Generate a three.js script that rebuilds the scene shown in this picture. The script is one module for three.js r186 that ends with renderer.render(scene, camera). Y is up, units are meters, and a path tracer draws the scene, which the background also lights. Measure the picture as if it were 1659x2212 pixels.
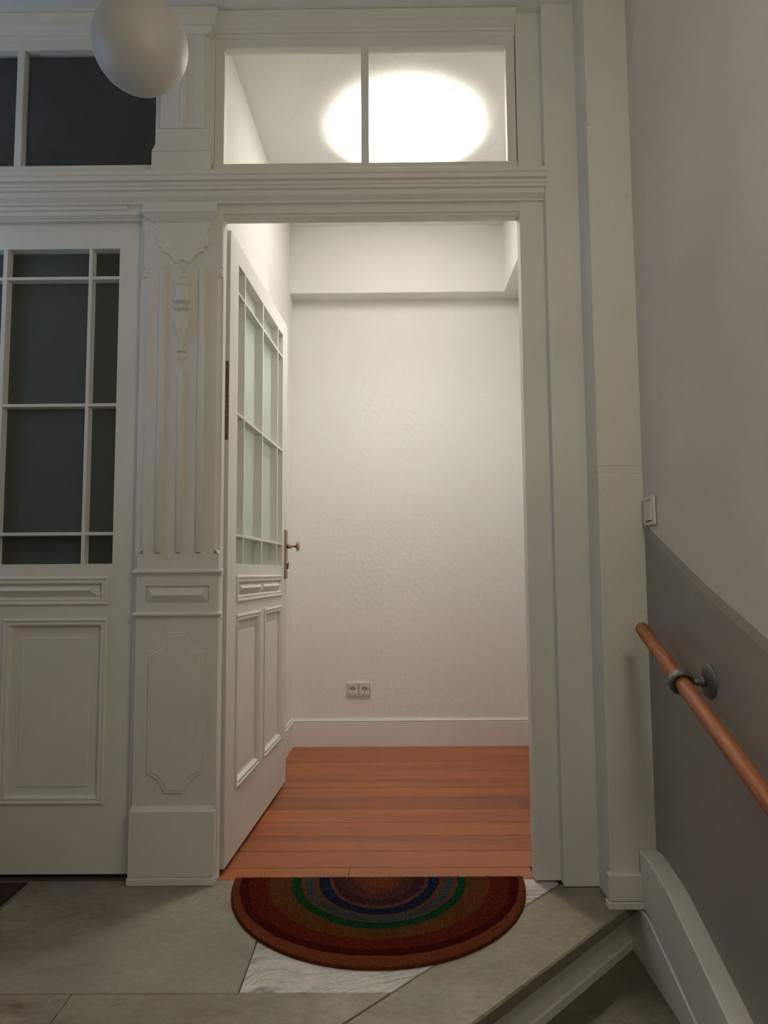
import * as THREE from 'three';
import { RoundedBoxGeometry } from 'three/addons/geometries/RoundedBoxGeometry.js';
import { mergeGeometries, toCreasedNormals } from 'three/addons/utils/BufferGeometryUtils.js';
import { ImprovedNoise } from 'three/addons/math/ImprovedNoise.js';

// ---------------------------------------------------------------- camera, sky, exposure
const scene = new THREE.Scene();
const camera = new THREE.PerspectiveCamera(2 * Math.atan(1106 / 1565) * 180 / Math.PI, 1659 / 2212, 0.05, 60);
camera.rotation.order = 'YXZ';
camera.position.set(0, 1.06, 2.6);
camera.rotation.set(0.0849, 0.0064, -0.0069);
scene.background = new THREE.Color().setRGB(0.42, 0.62, 0.88);   // overcast dusk outside the stair window
scene.backgroundIntensity = 3.9;
const renderer = new THREE.WebGLRenderer({ antialias: true });
renderer.toneMapping = THREE.LinearToneMapping;
renderer.toneMappingExposure = 1.0;
renderer.shadowMap.enabled = true;

// ---------------------------------------------------------------- helpers
let seed = 7;
const rnd = () => { seed = (seed * 1664525 + 1013904223) >>> 0; return seed / 4294967296; };
const noise3 = new ImprovedNoise();
const n3 = (x, y, z) => noise3.noise(x, y, z);
const fbm = (x, y, z, o = 4) => { let s = 0, a = 0.5; for (let i = 0; i < o; i++) { s += a * n3(x, y, z + i * 7.3); x *= 2.03; y *= 2.03; a *= 0.5; } return s; };
const clamp = (v, a = 0, b = 1) => Math.min(b, Math.max(a, v));
const mix = (a, b, t) => a + (b - a) * t;
const smooth = (a, b, x) => { const t = clamp((x - a) / (b - a)); return t * t * (3 - 2 * t); };

function dataTex(w, h, fn, srgb, metresX = 1, metresY = metresX) {
  const d = new Uint8Array(w * h * 4);
  for (let y = 0; y < h; y++) for (let x = 0; x < w; x++) {
    const c = fn(x / w, y / h), i = (y * w + x) * 4;
    d[i] = clamp(c[0]) * 255; d[i + 1] = clamp(c[1]) * 255; d[i + 2] = clamp(c[2]) * 255; d[i + 3] = 255;
  }
  const t = new THREE.DataTexture(d, w, h);
  t.magFilter = THREE.LinearFilter; t.minFilter = THREE.LinearFilter;
  t.wrapS = t.wrapT = THREE.RepeatWrapping; t.repeat.set(1 / metresX, 1 / metresY);
  if (srgb) t.colorSpace = THREE.SRGBColorSpace;
  t.needsUpdate = true; return t;
}
const grey = v => [v, v, v];
// periodic fbm: blends a tile with its shifted copies so that repeats have no seam
const per = (u, v, f) => { const a = smooth(0, 1, u), b = smooth(0, 1, v); return mix(mix(f(u, v), f(u - 1, v), a), mix(f(u, v - 1), f(u - 1, v - 1), a), b); };

const usedNames = {};
function numbered(name) { if (!(name in usedNames)) { usedNames[name] = 0; return name; } return name + '_' + String(++usedNames[name]).padStart(3, '0'); }
function info(o, label, category, extra = {}) { o.userData = { label, category, ...extra }; return o; }
function group(name, label, category, extra = {}, pos = [0, 0, 0]) {
  const g = new THREE.Group(); g.name = numbered(name); g.position.set(...pos); info(g, label, category, extra); scene.add(g); return g;
}
const STRUCT = { kind: 'structure' };
// texture coordinates in metres, taken from the face direction
function uvBox(geo, ox = 0, oy = 0) {
  const g = geo.index ? geo.toNonIndexed() : geo;
  const p = g.attributes.position, uv = new Float32Array(p.count * 2);
  const a = new THREE.Vector3(), b = new THREE.Vector3(), c = new THREE.Vector3(), n = new THREE.Vector3();
  for (let i = 0; i < p.count; i += 3) {
    a.fromBufferAttribute(p, i); b.fromBufferAttribute(p, i + 1); c.fromBufferAttribute(p, i + 2);
    n.copy(b).sub(a).cross(c.clone().sub(a));
    const X = Math.abs(n.x), Y = Math.abs(n.y), Z = Math.abs(n.z);
    for (const [k, v] of [[0, a], [1, b], [2, c]]) {
      const u2 = X > Y && X > Z ? [v.z, v.y] : Y > Z ? [v.x, v.z] : [v.x, v.y];
      uv[(i + k) * 2] = u2[0] + ox; uv[(i + k) * 2 + 1] = u2[1] + oy;
    }
  }
  g.setAttribute('uv', new THREE.BufferAttribute(uv, 2));
  return g;
}
function mesh(name, geo, mat, parent, opts = {}) {
  const g = opts.keepUv ? geo : uvBox(geo, opts.ox || 0, opts.oy || 0);
  const m = new THREE.Mesh(g, mat); m.name = parent === scene ? numbered(name) : name;
  m.castShadow = m.receiveShadow = true; if (opts.label) m.userData.label = opts.label;
  parent.add(m); return m;
}
function solo(name, geo, mat, label, category, extra = {}) { const m = mesh(name, geo, mat, scene); info(m, label, category, extra); return m; }
const strip = g => { const r = g.index ? g.toNonIndexed() : g; for (const k of Object.keys(r.attributes)) if (!['position', 'normal'].includes(k)) r.deleteAttribute(k); return r; };
const join = list => mergeGeometries(list.map(strip));
// box from its limits, edges rounded by r
function bx(x0, x1, y0, y1, z0, z1, r = 0.0015) {
  const w = x1 - x0, h = y1 - y0, d = z1 - z0;
  const g = r > 0 ? new RoundedBoxGeometry(w, h, d, 1, Math.min(r, w / 2.1, h / 2.1, d / 2.1)) : new THREE.BoxGeometry(w, h, d);
  return g.translate((x0 + x1) / 2, (y0 + y1) / 2, (z0 + z1) / 2);
}
const shapeOf = pts => new THREE.Shape(pts.map(p => new THREE.Vector2(...p)));
function ext(shape, z0, z1, bevel = 0, seg = 1) {
  const g = new THREE.ExtrudeGeometry(shape, { depth: z1 - z0 - (bevel ? bevel : 0), bevelEnabled: bevel > 0, bevelThickness: bevel, bevelSize: bevel, bevelOffset: -bevel, bevelSegments: seg, curveSegments: 16 });
  return g.translate(0, 0, z0);
}
// floor slab from a polygon in (x, z), between heights y0 and y1
function slab(poly, y0, y1, bevel = 0.0015) {
  const g = ext(shapeOf(poly.map(([x, z]) => [x, -z])), y0, y1, bevel);
  return g.rotateX(-Math.PI / 2);
}
// moulding that runs along x: profile as (z, y)
function runX(profile, x0, x1) {
  const g = new THREE.ExtrudeGeometry(shapeOf(profile.map(([z, y]) => [-z, y])), { depth: x1 - x0, bevelEnabled: false });
  return g.rotateY(Math.PI / 2).translate(x0, 0, 0);
}
// mitred frame in the xy plane: profile as (inset from the outer edge, z)
function frameXY(x0, x1, y0, y1, profile) {
  const pos = [];
  const ring = ([t, z]) => [[x0 + t, y0 + t, z], [x1 - t, y0 + t, z], [x1 - t, y1 - t, z], [x0 + t, y1 - t, z]];
  for (let i = 0; i + 1 < profile.length; i++) {
    const A = ring(profile[i]), B = ring(profile[i + 1]);
    for (let k = 0; k < 4; k++) { const l = (k + 1) % 4; pos.push(...A[k], ...A[l], ...B[l], ...A[k], ...B[l], ...B[k]); }
  }
  const g = new THREE.BufferGeometry(); g.setAttribute('position', new THREE.Float32BufferAttribute(pos, 3)); g.computeVertexNormals(); return g;
}
// hipped bar (four slopes up to a ridge) on a rectangle
function hip(x0, x1, y0, y1, z0, h, inset = (y1 - y0) / 2, ry = (y0 + y1) / 2) {
  const a = [x0, y0, z0], b = [x1, y0, z0], c = [x1, y1, z0], d = [x0, y1, z0], e = [x0 + inset, ry, z0 + h], f = [x1 - inset, ry, z0 + h];
  const pos = [a, b, f, a, f, e, b, c, f, c, d, e, c, e, f, d, a, e].flat();
  const g = new THREE.BufferGeometry(); g.setAttribute('position', new THREE.Float32BufferAttribute(pos, 3)); g.computeVertexNormals(); return g;
}
// frustum between two rectangles in plan: [x0,x1,z0,z1] at y0 and y1
function frustum(y0, A, y1, B) {
  const v = ([x0, x1, z0, z1], y) => [[x0, y, z1], [x1, y, z1], [x1, y, z0], [x0, y, z0]];
  const a = v(A, y0), b = v(B, y1), pos = [];
  for (let k = 0; k < 4; k++) { const l = (k + 1) % 4; pos.push(...a[k], ...a[l], ...b[l], ...a[k], ...b[l], ...b[k]); }
  pos.push(...a[0], ...a[3], ...a[2], ...a[0], ...a[2], ...a[1], ...b[0], ...b[1], ...b[2], ...b[0], ...b[2], ...b[3]);
  const g = new THREE.BufferGeometry(); g.setAttribute('position', new THREE.Float32BufferAttribute(pos, 3)); g.computeVertexNormals(); return g;
}
// half-round reed standing on a face: centre x, limits in y, radius, height off the face
function reed(x, y0, y1, r, h, z) {
  const cap = new THREE.CapsuleGeometry(r, y1 - y0 - 2 * r, 6, 16); cap.scale(1, 1, h / r);
  return cap.translate(x, (y0 + y1) / 2, z);
}
const lathe = (pts, seg = 32) => new THREE.LatheGeometry(pts.map(p => new THREE.Vector2(...p)), seg);
// convex polygon in (x, z) cut to the half plane a*x + b*z <= c
function cut(poly, a, b, c) {
  const out = [];
  poly.forEach((p, i) => {
    const q = poly[(i + 1) % poly.length], dp = a * p[0] + b * p[1] - c, dq = a * q[0] + b * q[1] - c;
    if (dp <= 0) out.push(p);
    if ((dp < 0 && dq > 0) || (dp > 0 && dq < 0)) { const t = dp / (dp - dq); out.push([p[0] + (q[0] - p[0]) * t, p[1] + (q[1] - p[1]) * t]); }
  });
  return out;
}
const rect = (x0, x1, z0, z1) => [[x0, z0], [x1, z0], [x1, z1], [x0, z1]];

// ---------------------------------------------------------------- materials
const std = (o) => new THREE.MeshStandardMaterial(o);
const lin = (r, g, b) => new THREE.Color().setRGB(r, g, b);
const brushBump = dataTex(512, 512, (u, v) => grey(0.5 + 0.5 * per(u, v, (a, b) => fbm(a * 26, b * 5, 3) + 0.6 * fbm(a * 60, b * 60, 9, 2))), false, 0.55);
const plasterBump = dataTex(1024, 1024, (u, v) => grey(0.5 + 0.62 * per(u, v, (a, b) => 0.55 * fbm(a * 9, b * 9, 1) + 0.75 * fbm(a * 40, b * 40, 5, 3))), false, 1.1);
const smearTint = dataTex(512, 512, (u, v) => grey(0.97 + 0.06 * per(u, v, (a, b) => fbm(a * 5, b * 5, 21))), true, 1.7);
const grimeTint = dataTex(1024, 1024, (u, v) => {
  const s = per(u, v, (a, b) => fbm(a * 7, b * 7, 31)), f = per(u, v, (a, b) => fbm(a * 70, b * 40, 35, 3));
  const w = per(u, v, (a, b) => fbm(a * 160, b * 110, 38, 2));
  const g = clamp((s - 0.05) * 2.4) * clamp((f - 0.05) * 2), d = clamp((w - 0.20) * 8) * clamp((s + 0.02) * 4);
  return [1 - 0.20 * g - 0.30 * d, 1 - 0.22 * g - 0.31 * d, 1 - 0.26 * g - 0.32 * d];
}, true, 1.3);
const paint = std({ color: lin(0.79, 0.78, 0.73), roughness: 0.5, bumpMap: brushBump, bumpScale: 0.0006, map: smearTint });
const piersPaint = std({ color: lin(0.72, 0.71, 0.645), roughness: 0.7, bumpMap: plasterBump, bumpScale: 0.0012, map: grimeTint });
const wallWhite = std({ color: lin(0.75, 0.69, 0.645), roughness: 0.9, bumpMap: plasterBump, bumpScale: 0.0012, map: smearTint });
const hallWhite = std({ color: lin(0.85, 0.84, 0.815), roughness: 0.92, bumpMap: plasterBump, bumpScale: 0.0035 });
const ceilingWhite = std({ color: lin(0.76, 0.75, 0.73), roughness: 0.95, bumpMap: plasterBump, bumpScale: 0.001 });
const trimWhite = std({ color: lin(0.83, 0.81, 0.775), roughness: 0.5, bumpMap: brushBump, bumpScale: 0.0006 });
const dadoGrey = std({ color: lin(0.31, 0.29, 0.255), roughness: 0.45, bumpMap: plasterBump, bumpScale: 0.0008, map: smearTint });
const dadoBand = std({ color: lin(0.37, 0.345, 0.31), roughness: 0.5, bumpMap: plasterBump, bumpScale: 0.0008 });
const grout = std({ color: lin(0.05, 0.045, 0.038), roughness: 0.95 });

function marble(base, vein, veinAmt, freq, zz, stain) {
  const ca = Math.cos(0.42), sa = Math.sin(0.42);
  return dataTex(1024, 1024, (u, v) => {
    const m = per(u, v, (a, b) => fbm(a * 5, b * 5, zz));
    const fine = per(u, v, (a, b) => fbm(a * 70, b * 70, zz + 2, 3));
    // thin veins, drawn out along one direction and bent by slow noise
    const ve = per(u, v, (a, b) => {
      const q = fbm(a * 4 + 5, b * 4, zz + 4, 4), al = a * ca - b * sa, ac = a * sa + b * ca + q * 0.10;
      const r1 = 1 - Math.abs(n3(al * 3.2, ac * freq, zz + 8)) * 9, r2 = 1 - Math.abs(n3(al * 8 + 3, ac * freq * 2.1, zz + 12)) * 7;
      const on = clamp(0.35 + 2.4 * n3(al * 2.6, ac * 5, zz + 15));
      return clamp(clamp(r1) + 0.6 * clamp(r2)) * on;
    }) * veinAmt;
    const st = clamp((per(u, v, (a, b) => fbm(a * 5, b * 11, zz + 17)) - 0.05) * 2.2) * stain;
    const sp = clamp((per(u, v, (a, b) => fbm(a * 24, b * 48, zz + 23, 3)) - 0.16) * 5);
    const k = (1 + 0.30 * m + 0.22 * fine) * (1 - 0.18 * sp);
    return [0, 1, 2].map(i => mix(base[i] * k, vein[i], clamp(ve)) * (1 - st * [0.20, 0.25, 0.32][i]));
  }, true, 1.3);
}
const tileTex = [
  marble([0.535, 0.505, 0.455], [0.39, 0.365, 0.33], 0.45, 9, 2, 0.95),
  marble([0.76, 0.745, 0.71], [0.36, 0.36, 0.37], 1.0, 24, 40, 0.12),
  marble([0.535, 0.50, 0.445], [0.39, 0.36, 0.315], 0.5, 9, 70, 0.95),
];
const tileMat = tileTex.map(t => std({ map: t, roughness: 0.42, bumpMap: plasterBump, bumpScale: 0.0006 }));
const edgeStone = std({ color: lin(0.20, 0.175, 0.13), roughness: 0.7, bumpMap: plasterBump, bumpScale: 0.001, map: grimeTint });
const treadTex = dataTex(512, 512, (u, v) => {
  const m = per(u, v, (a, b) => fbm(a * 5, b * 5, 90)), s = per(u, v, (a, b) => fbm(a * 45, b * 45, 95, 3));
  const k = 0.40 + 0.14 * m + 0.12 * s - (s > 0.26 ? 0.16 : 0);
  return [k, k * 0.95, k * 0.80];
}, true, 0.7);
const treadMat = std({ map: treadTex, roughness: 0.6, bumpMap: plasterBump, bumpScale: 0.001 });

function woodTex(zz, light, dark, knots) {
  return dataTex(1024, 128, (u, v) => {
    const x = u * 4.2, y = v * 0.115;
    const warp = n3(x * 0.55, y * 9, zz) * 0.035 + n3(x * 1.7, y * 22, zz + 3) * 0.008;
    const r = Math.abs(y - 0.057 + warp * 1.4) + x * 0.0016 + n3(x * 0.3, 0.5, zz + 6) * 0.06;
    const ring = 0.5 + 0.5 * Math.sin(r * 720);
    const fib = n3(x * 3, y * 900, zz + 11);
    const blot = n3(x * 0.9, y * 14, zz + 19);
    let k = clamp(0.24 + 0.40 * Math.pow(ring, 2.2) + 0.26 * fib + 0.42 * blot);
    for (const [kx, ky] of knots) { const d = Math.hypot((x - kx) * 1.0, (y - ky) * 1.6); k = mix(1.25, k, smooth(0.004, 0.013, d)); }
    return [0, 1, 2].map(i => mix(light[i], dark[i], k));
  }, true, 4.2, 0.115);
}
const plankLooks = [
  [[0.635, 0.365, 0.185], [0.39, 0.185, 0.076], [[0.9, 0.05], [2.9, 0.08]]],
  [[0.655, 0.385, 0.20], [0.43, 0.21, 0.09], [[2.1, 0.03]]],
  [[0.54, 0.295, 0.145], [0.31, 0.138, 0.056], [[1.6, 0.07], [3.5, 0.03]]],
  [[0.615, 0.35, 0.172], [0.38, 0.18, 0.073], []],
];
const plankMat = plankLooks.map((l, i) => std({ map: woodTex(3 + i * 13.7, ...l), roughness: 0.42 }));
const railWood = std({ map: dataTex(1024, 256, (u, v) => {
  const g = n3(u * 30, v * 26, 3) * 0.5 + n3(u * 8, v * 60, 8) * 0.35, st = n3(u * 5, v * 9, 14);
  const k = clamp(0.45 + g * 0.8 + 0.25 * st + (n3(u * 60, v * 40, 22) > 0.42 ? 0.5 : 0));
  return [mix(0.70, 0.48, k), mix(0.44, 0.25, k), mix(0.235, 0.12, k)];
}, true, 1, 1), roughness: 0.55 });
const thresholdWood = std({ color: lin(0.085, 0.055, 0.035), roughness: 0.6 });

const clearGlass = new THREE.MeshPhysicalMaterial({ color: lin(0.96, 0.97, 0.96), transmission: 1, thickness: 0, roughness: 0, ior: 1.5 });
const frostGlass = new THREE.MeshPhysicalMaterial({ color: lin(0.86, 0.92, 0.885), transmission: 1, thickness: 0, roughness: 0.7, ior: 1.5 });
const reliefBump = dataTex(256, 256, (u, v) => grey(0.5 + 0.5 * Math.sin(u * 6.2832 * 12) * Math.sin(v * 6.2832 * 12)), false, 0.1);
const reliefGlass = new THREE.MeshPhysicalMaterial({ color: lin(0.74, 0.80, 0.74), transmission: 1, thickness: 0, roughness: 0.6, ior: 1.5, bumpMap: reliefBump, bumpScale: 0.0015 });
const opal = new THREE.MeshPhysicalMaterial({ color: lin(0.60, 0.585, 0.55), roughness: 0.45, transmission: 0.15, thickness: 0 });
const brass = std({ color: lin(0.33, 0.235, 0.16), metalness: 1, roughness: 0.28 });
const oldBrass = std({ color: lin(0.20, 0.155, 0.10), metalness: 0.7, roughness: 0.55 });
const zinc = std({ color: lin(0.17, 0.175, 0.165), metalness: 0.75, roughness: 0.55, bumpMap: plasterBump, bumpScale: 0.002 });
const plastic = std({ color: lin(0.74, 0.71, 0.64), roughness: 0.4 });
const plasticDark = std({ color: lin(0.02, 0.018, 0.015), roughness: 0.6 });
const blackCord = std({ color: lin(0.03, 0.03, 0.03), roughness: 0.6 });

// ---------------------------------------------------------------- stairwell shell
const CEIL = 3.18, HCEIL = 3.275, ROOM = { x0: -2.3, x1: 0.852, z1: 3.6 };
{ // right wall with grey painted lower zone that follows the stairs
  const w = group('wall_right', 'white plastered stairwell wall with sloping grey painted lower part', 'wall', STRUCT);
  mesh('plaster', bx(0.852, 1.0, -1.3, 3.4, 0.06, 3.75, 0), wallWhite, w);
  const top = [[0.15, 1.226], [0.185, 1.222], [0.24, 1.197], [0.371, 1.14], [0.65, 1.02], [0.945, 0.908], [1.6, 0.655], [3.6, -0.12]];
  const inner = [[3.6, -0.155], [1.6, 0.62], [0.945, 0.875], [0.65, 0.987], [0.371, 1.107], [0.24, 1.166], [0.15, 1.205]];
  const side = (pts, x0, x1) => ext(shapeOf(pts), 0, x1 - x0).rotateY(-Math.PI / 2).translate(x1, 0, 0);
  mesh('painted_dado', side([...inner].reverse().concat([[3.6, -1.3], [0.15, -1.3]]), 0.8505, 0.8535), dadoGrey, w, { label: 'grey painted lower wall zone' });
  mesh('dado_border', side(top.concat(inner), 0.8500, 0.8535), dadoBand, w, { label: 'lighter grey border strip above the painted zone' });
}
{
  const w = group('wall_left', 'stairwell side wall with a tall window, outside the picture', 'wall', STRUCT);
  mesh('plaster', join([bx(-2.45, -2.3, -1.3, 1.5, -0.05, 3.75, 0), bx(-2.45, -2.3, 3.0, 3.4, -0.05, 3.75, 0), bx(-2.45, -2.3, 1.5, 3.0, -0.05, 0.25, 0), bx(-2.45, -2.3, 1.5, 3.0, 0.85, 3.75, 0)]), wallWhite, w);
  mesh('painted_dado', bx(-2.303, -2.298, -1.3, 1.2, -0.05, 3.6, 0), dadoGrey, w, { label: 'grey painted lower wall zone' });
  const n = group('window_3', 'tall stairwell window in the side wall, outside the picture', 'window', STRUCT);
  mesh('window_frame', join([bx(-2.42, -2.36, 1.5, 3.0, 0.25, 0.29), bx(-2.42, -2.36, 1.5, 3.0, 0.81, 0.85), bx(-2.42, -2.36, 1.5, 1.56, 0.25, 0.85), bx(-2.42, -2.36, 2.94, 3.0, 0.25, 0.85), bx(-2.42, -2.36, 2.23, 2.27, 0.25, 0.85)]), paint, n);
  mesh('pane', bx(-2.392, -2.388, 1.55, 2.24, 0.285, 0.815, 0), clearGlass, n); mesh('pane', bx(-2.392, -2.388, 2.26, 2.95, 0.285, 0.815, 0), clearGlass, n);
}
{
  const w = group('wall_back', 'white stairwell wall with grey lower zone behind the viewer', 'wall', STRUCT);
  mesh('plaster', bx(-2.45, 1.0, -1.3, 3.4, 3.6, 3.75, 0), wallWhite, w);
  mesh('painted_dado', bx(-2.3, 0.852, -1.3, 0.9, 3.598, 3.603, 0), dadoGrey, w, { label: 'grey painted lower wall zone' });
}
solo('ceiling', bx(-2.45, 1.0, CEIL, 3.4, -0.04, 3.75, 0), ceilingWhite, 'grey-white ceiling over the landing', 'ceiling', STRUCT);

// landing floor: marble slabs, cut on the skew along the top stair
const NX = 0.7285, NZ = 0.685, S0 = 0.681, SJ = 0.4355;    // the stair edge is NX*x + NZ*z = S0, the joint behind the border stone lies at SJ
const JX = 0.7438, JZ = 0.6684, JC = 0.4415;
{
  const f = group('floor', 'grey and white marble slab floor of the landing', 'floor', STRUCT);
  const G = 0.0013;
  mesh('grout_bed', slab(cut(rect(-2.3, 0.852, -0.05, 3.6), NX, NZ, S0 - 0.06), -0.16, -0.012, 0), grout, f);
  const tile = (poly, kind, ox) => { const c = cut(poly, JX, JZ, JC - G); if (c.length > 2) mesh('tile', slab(c, -0.02, 0), tileMat[kind], f, { ox, oy: ox * 0.7 }); };
  tile(rect(-2.29, -1.248 - G, -0.018, 0.665 - G), 0, 0.4);
  tile(rect(-1.248 + G, -0.391 - G, -0.018, 0.665 - G), 0, 0);
  tile(cut(rect(-0.391 + G, 0.62, -0.018, 0.665 - G), 1, -0.25, 0.568), 1, 0.3);
  tile(rect(-2.29, -0.815 - G, 0.665 + G, 1.3 - G), 2, 0.9); tile(rect(-0.815 + G, 0.6, 0.665 + G, 1.3 - G), 2, 0.2);
  tile(rect(-2.29, -1.2 - G, 1.3 + G, 1.95 - G), 0, 0.7); tile(rect(-1.2 + G, 0, 1.3 + G, 1.95 - G), 2, 0.5);
  tile(rect(-2.29, 0, 1.95 + G, 3.6), 0, 0.15);
  // border stone along the top step
  let b = cut(cut(rect(-2.29, 0.852, 0.02, 3.6), NX, NZ, S0), -JX, -JZ, -JC - G);
  const along = (p, lo, hi) => cut(cut(p, -0.685, 0.7285, hi), 0.685, -0.7285, -lo);
  for (const [lo, hi] of [[-1, 1.05], [1.053, 2.4], [2.403, 5]]) { const q = along(b, lo, hi); if (q.length > 2) mesh('border_stone', slab(q, -0.036, 0, 0.004), tileMat[2], f, { ox: 0.6 + lo, oy: 0.3 }); }
}
{ // stairs going down towards the viewer
  const s = group('stairs', 'stone stair treads with white risers leading down from the landing', 'stairs', STRUCT);
  for (let i = 0; i < 6; i++) {
    const so = S0 + 0.30 * i, y = -0.17 * i, room = rect(-2.3, 0.79, 0.0, 3.6);
    const band = (a, b2) => cut(cut(room, NX, NZ, b2), -NX, -NZ, -a);
    mesh('riser', slab(band(so - 0.06, so - 0.037), y - 0.17, y - 0.036, 0), paint, s);
    mesh('riser_foot', slab(band(so - 0.04, so - 0.030), y - 0.17, y - 0.142, 0.003), paint, s);
    mesh('tread', slab(band(so - 0.05, so + 0.30), y - 0.206, y - 0.17, 0.003), i < 5 ? treadMat : tileMat[0], s);
  }
  mesh('lower_floor', slab(cut(rect(-2.3, 0.852, 0, 3.6), -NX, -NZ, -(S0 + 1.75)), -1.25, -1.19, 0), treadMat, s);
  // front of the top border stone: worn darker edge
  mesh('nosing_face', slab(cut(cut(rect(-2.29, 0.80, 0.06, 3.6), NX, NZ, S0 + 0.001), -NX, -NZ, -(S0 - 0.004)), -0.0345, -0.0035, 0.0005), edgeStone, s, { label: 'dirty brown front edge of the top step' });
}
{ // white stringer boards along the right wall
  const t = group('trim_1', 'white wooden stair skirting running down the right wall', 'skirting', STRUCT);
  const side = (pts, x0, x1, b = 0.004) => ext(shapeOf(pts), 0, x1 - x0, b).rotateY(-Math.PI / 2).translate(x1, 0, 0);
  mesh('upper_board', side([[0.214, 0.004], [0.19, 0.172], [0.235, 0.176], [0.30, 0.168], [0.426, 0.143], [0.794, -0.002], [3.55, -1.09], [3.55, -1.19], [0.607, -0.108], [0.275, -0.004]], 0.793, 0.851), paint, t);
  mesh('lower_board', side([[0.09, -0.003], [0.272, -0.006], [0.607, -0.111], [3.55, -1.195], [3.55, -1.3], [0.09, -1.3]], 0.788, 0.851), paint, t);
}
{ // plastered pier at the end of the right wall
  const p = group('wall_pier', 'off-white plastered pier with scuff marks right of the doorway', 'pier', STRUCT);
  mesh('pier_core', bx(0.7035, 0.853, 0.01, 3.3, 0.0, 0.1848, 0), piersPaint, p);
  mesh('pier_lower', bx(0.702, 0.853, 0, 1.386, 0.0, 0.187, 0.004), piersPaint, p);
  mesh('pier_band', bx(0.704, 0.853, 1.388, 1.411, 0.0, 0.1855, 0.002), piersPaint, p);
  mesh('pier_upper', bx(0.704, 0.853, 1.413, 3.3, 0.0, 0.187, 0.004), piersPaint, p);
  mesh('plinth', bx(0.688, 0.818, 0.022, 0.104, 0.176, 0.212, 0.004), piersPaint, p);
  mesh('plinth_foot', bx(0.685, 0.820, -0.001, 0.021, 0.176, 0.216, 0.003), piersPaint, p);
}

// ---------------------------------------------------------------- wooden screen with two doors
{ // casing right of the opening
  const c = group('trim_2', 'white wooden door casing of stepped boards right of the open doorway', 'casing', STRUCT);
  mesh('jamb', bx(0.494, 0.588, 0.006, 3.2, -0.05, 0.012, 0.003), paint, c);
  mesh('outer_board', bx(0.583, 0.712, 0.002, 3.2, -0.05, 0.052, 0.003), paint, c);
  mesh('backing', bx(0.583, 1.0, 0, 3.4, -0.25, -0.05, 0), hallWhite, c);
}
{
  const c = group('trim_3', 'white cornice beam across both doors below the transom windows', 'cornice', STRUCT);
  mesh('beam', bx(-0.606, 0.494, 2.390, 2.60, -0.05, 0.0, 0.002), paint, c);
  mesh('beam', bx(-2.3, -0.606, 2.394, 2.60, -0.05, 0.0, 0.002), paint, c);
  const prof = [[-0.01, 2.545], [0.06, 2.545], [0.07, 2.538], [0.07, 2.521], [0.066, 2.519], [0.066, 2.502], [0.055, 2.499], [0.057, 2.494], [0.055, 2.487], [0.051, 2.486], [0.053, 2.480], [0.051, 2.474], [0.042, 2.471], [0.042, 2.466], [0.037, 2.455], [0.028, 2.446], [0.022, 2.441], [0.022, 2.434], [0.010, 2.431], [0.006, 2.425], [0.006, 2.40], [-0.01, 2.40]];
  mesh('cornice_moulding', runX(prof, -2.3, 0.588), paint, c);
  mesh('door_head_rail', join([bx(-2.3, -0.965, 2.418, 2.434, -0.02, 0.014, 0.003), bx(-2.3, -0.905, 2.386, 2.42, -0.03, -0.008, 0.002)]), paint, c);
}
{ // frame above: crown rail under the ceiling
  const c = group('trim_4', 'white crown moulding above the transom windows', 'moulding', STRUCT);
  mesh('head_rail', bx(-2.3, 0.494, 3.10, 3.3, -0.05, 0.0, 0.001), paint, c);
  mesh('crown_moulding', runX([[-0.01, 3.118], [0.006, 3.118], [0.008, 3.126], [0.018, 3.130], [0.034, 3.139], [0.046, 3.143], [0.046, 3.178], [-0.01, 3.178]], -2.3, 0.492), paint, c);
}
function transom(name, x0, x1, mull, label) {   // frame limits and centre bar
  const w = group(name, label, 'transom window', STRUCT), y0 = 2.545, y1 = 3.103, gx0 = x0 + 0.036, gx1 = x1 - 0.034, gy1 = 3.064;
  mesh('window_frame', join([bx(x0, gx0, y0, y1, -0.045, -0.002, 0.003), bx(gx1, x1, y0, y1, -0.045, -0.002, 0.003), bx(gx0 - 0.002, gx1 + 0.002, gy1, y1, -0.045, -0.002, 0.003), bx(gx0 - 0.002, gx1 + 0.002, y0, 2.572, -0.045, -0.002, 0.003)]), paint, w);
  mesh('muntin', bx(mull - 0.0145, mull + 0.0145, 2.57, gy1 + 0.002, -0.043, -0.003, 0.004), paint, w);
  mesh('pane', bx(gx0 - 0.004, mull - 0.012, 2.568, gy1 + 0.004, -0.032, -0.029, 0), clearGlass, w);
  mesh('pane', bx(mull + 0.012, gx1 + 0.004, 2.568, gy1 + 0.004, -0.032, -0.029, 0), clearGlass, w);
}
transom('window_1', -0.648, 0.492, -0.0785, 'bright two-pane transom window above the open doorway');
transom('window_2', -1.950, -0.838, -1.392, 'dark two-pane transom window above the closed door');

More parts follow.
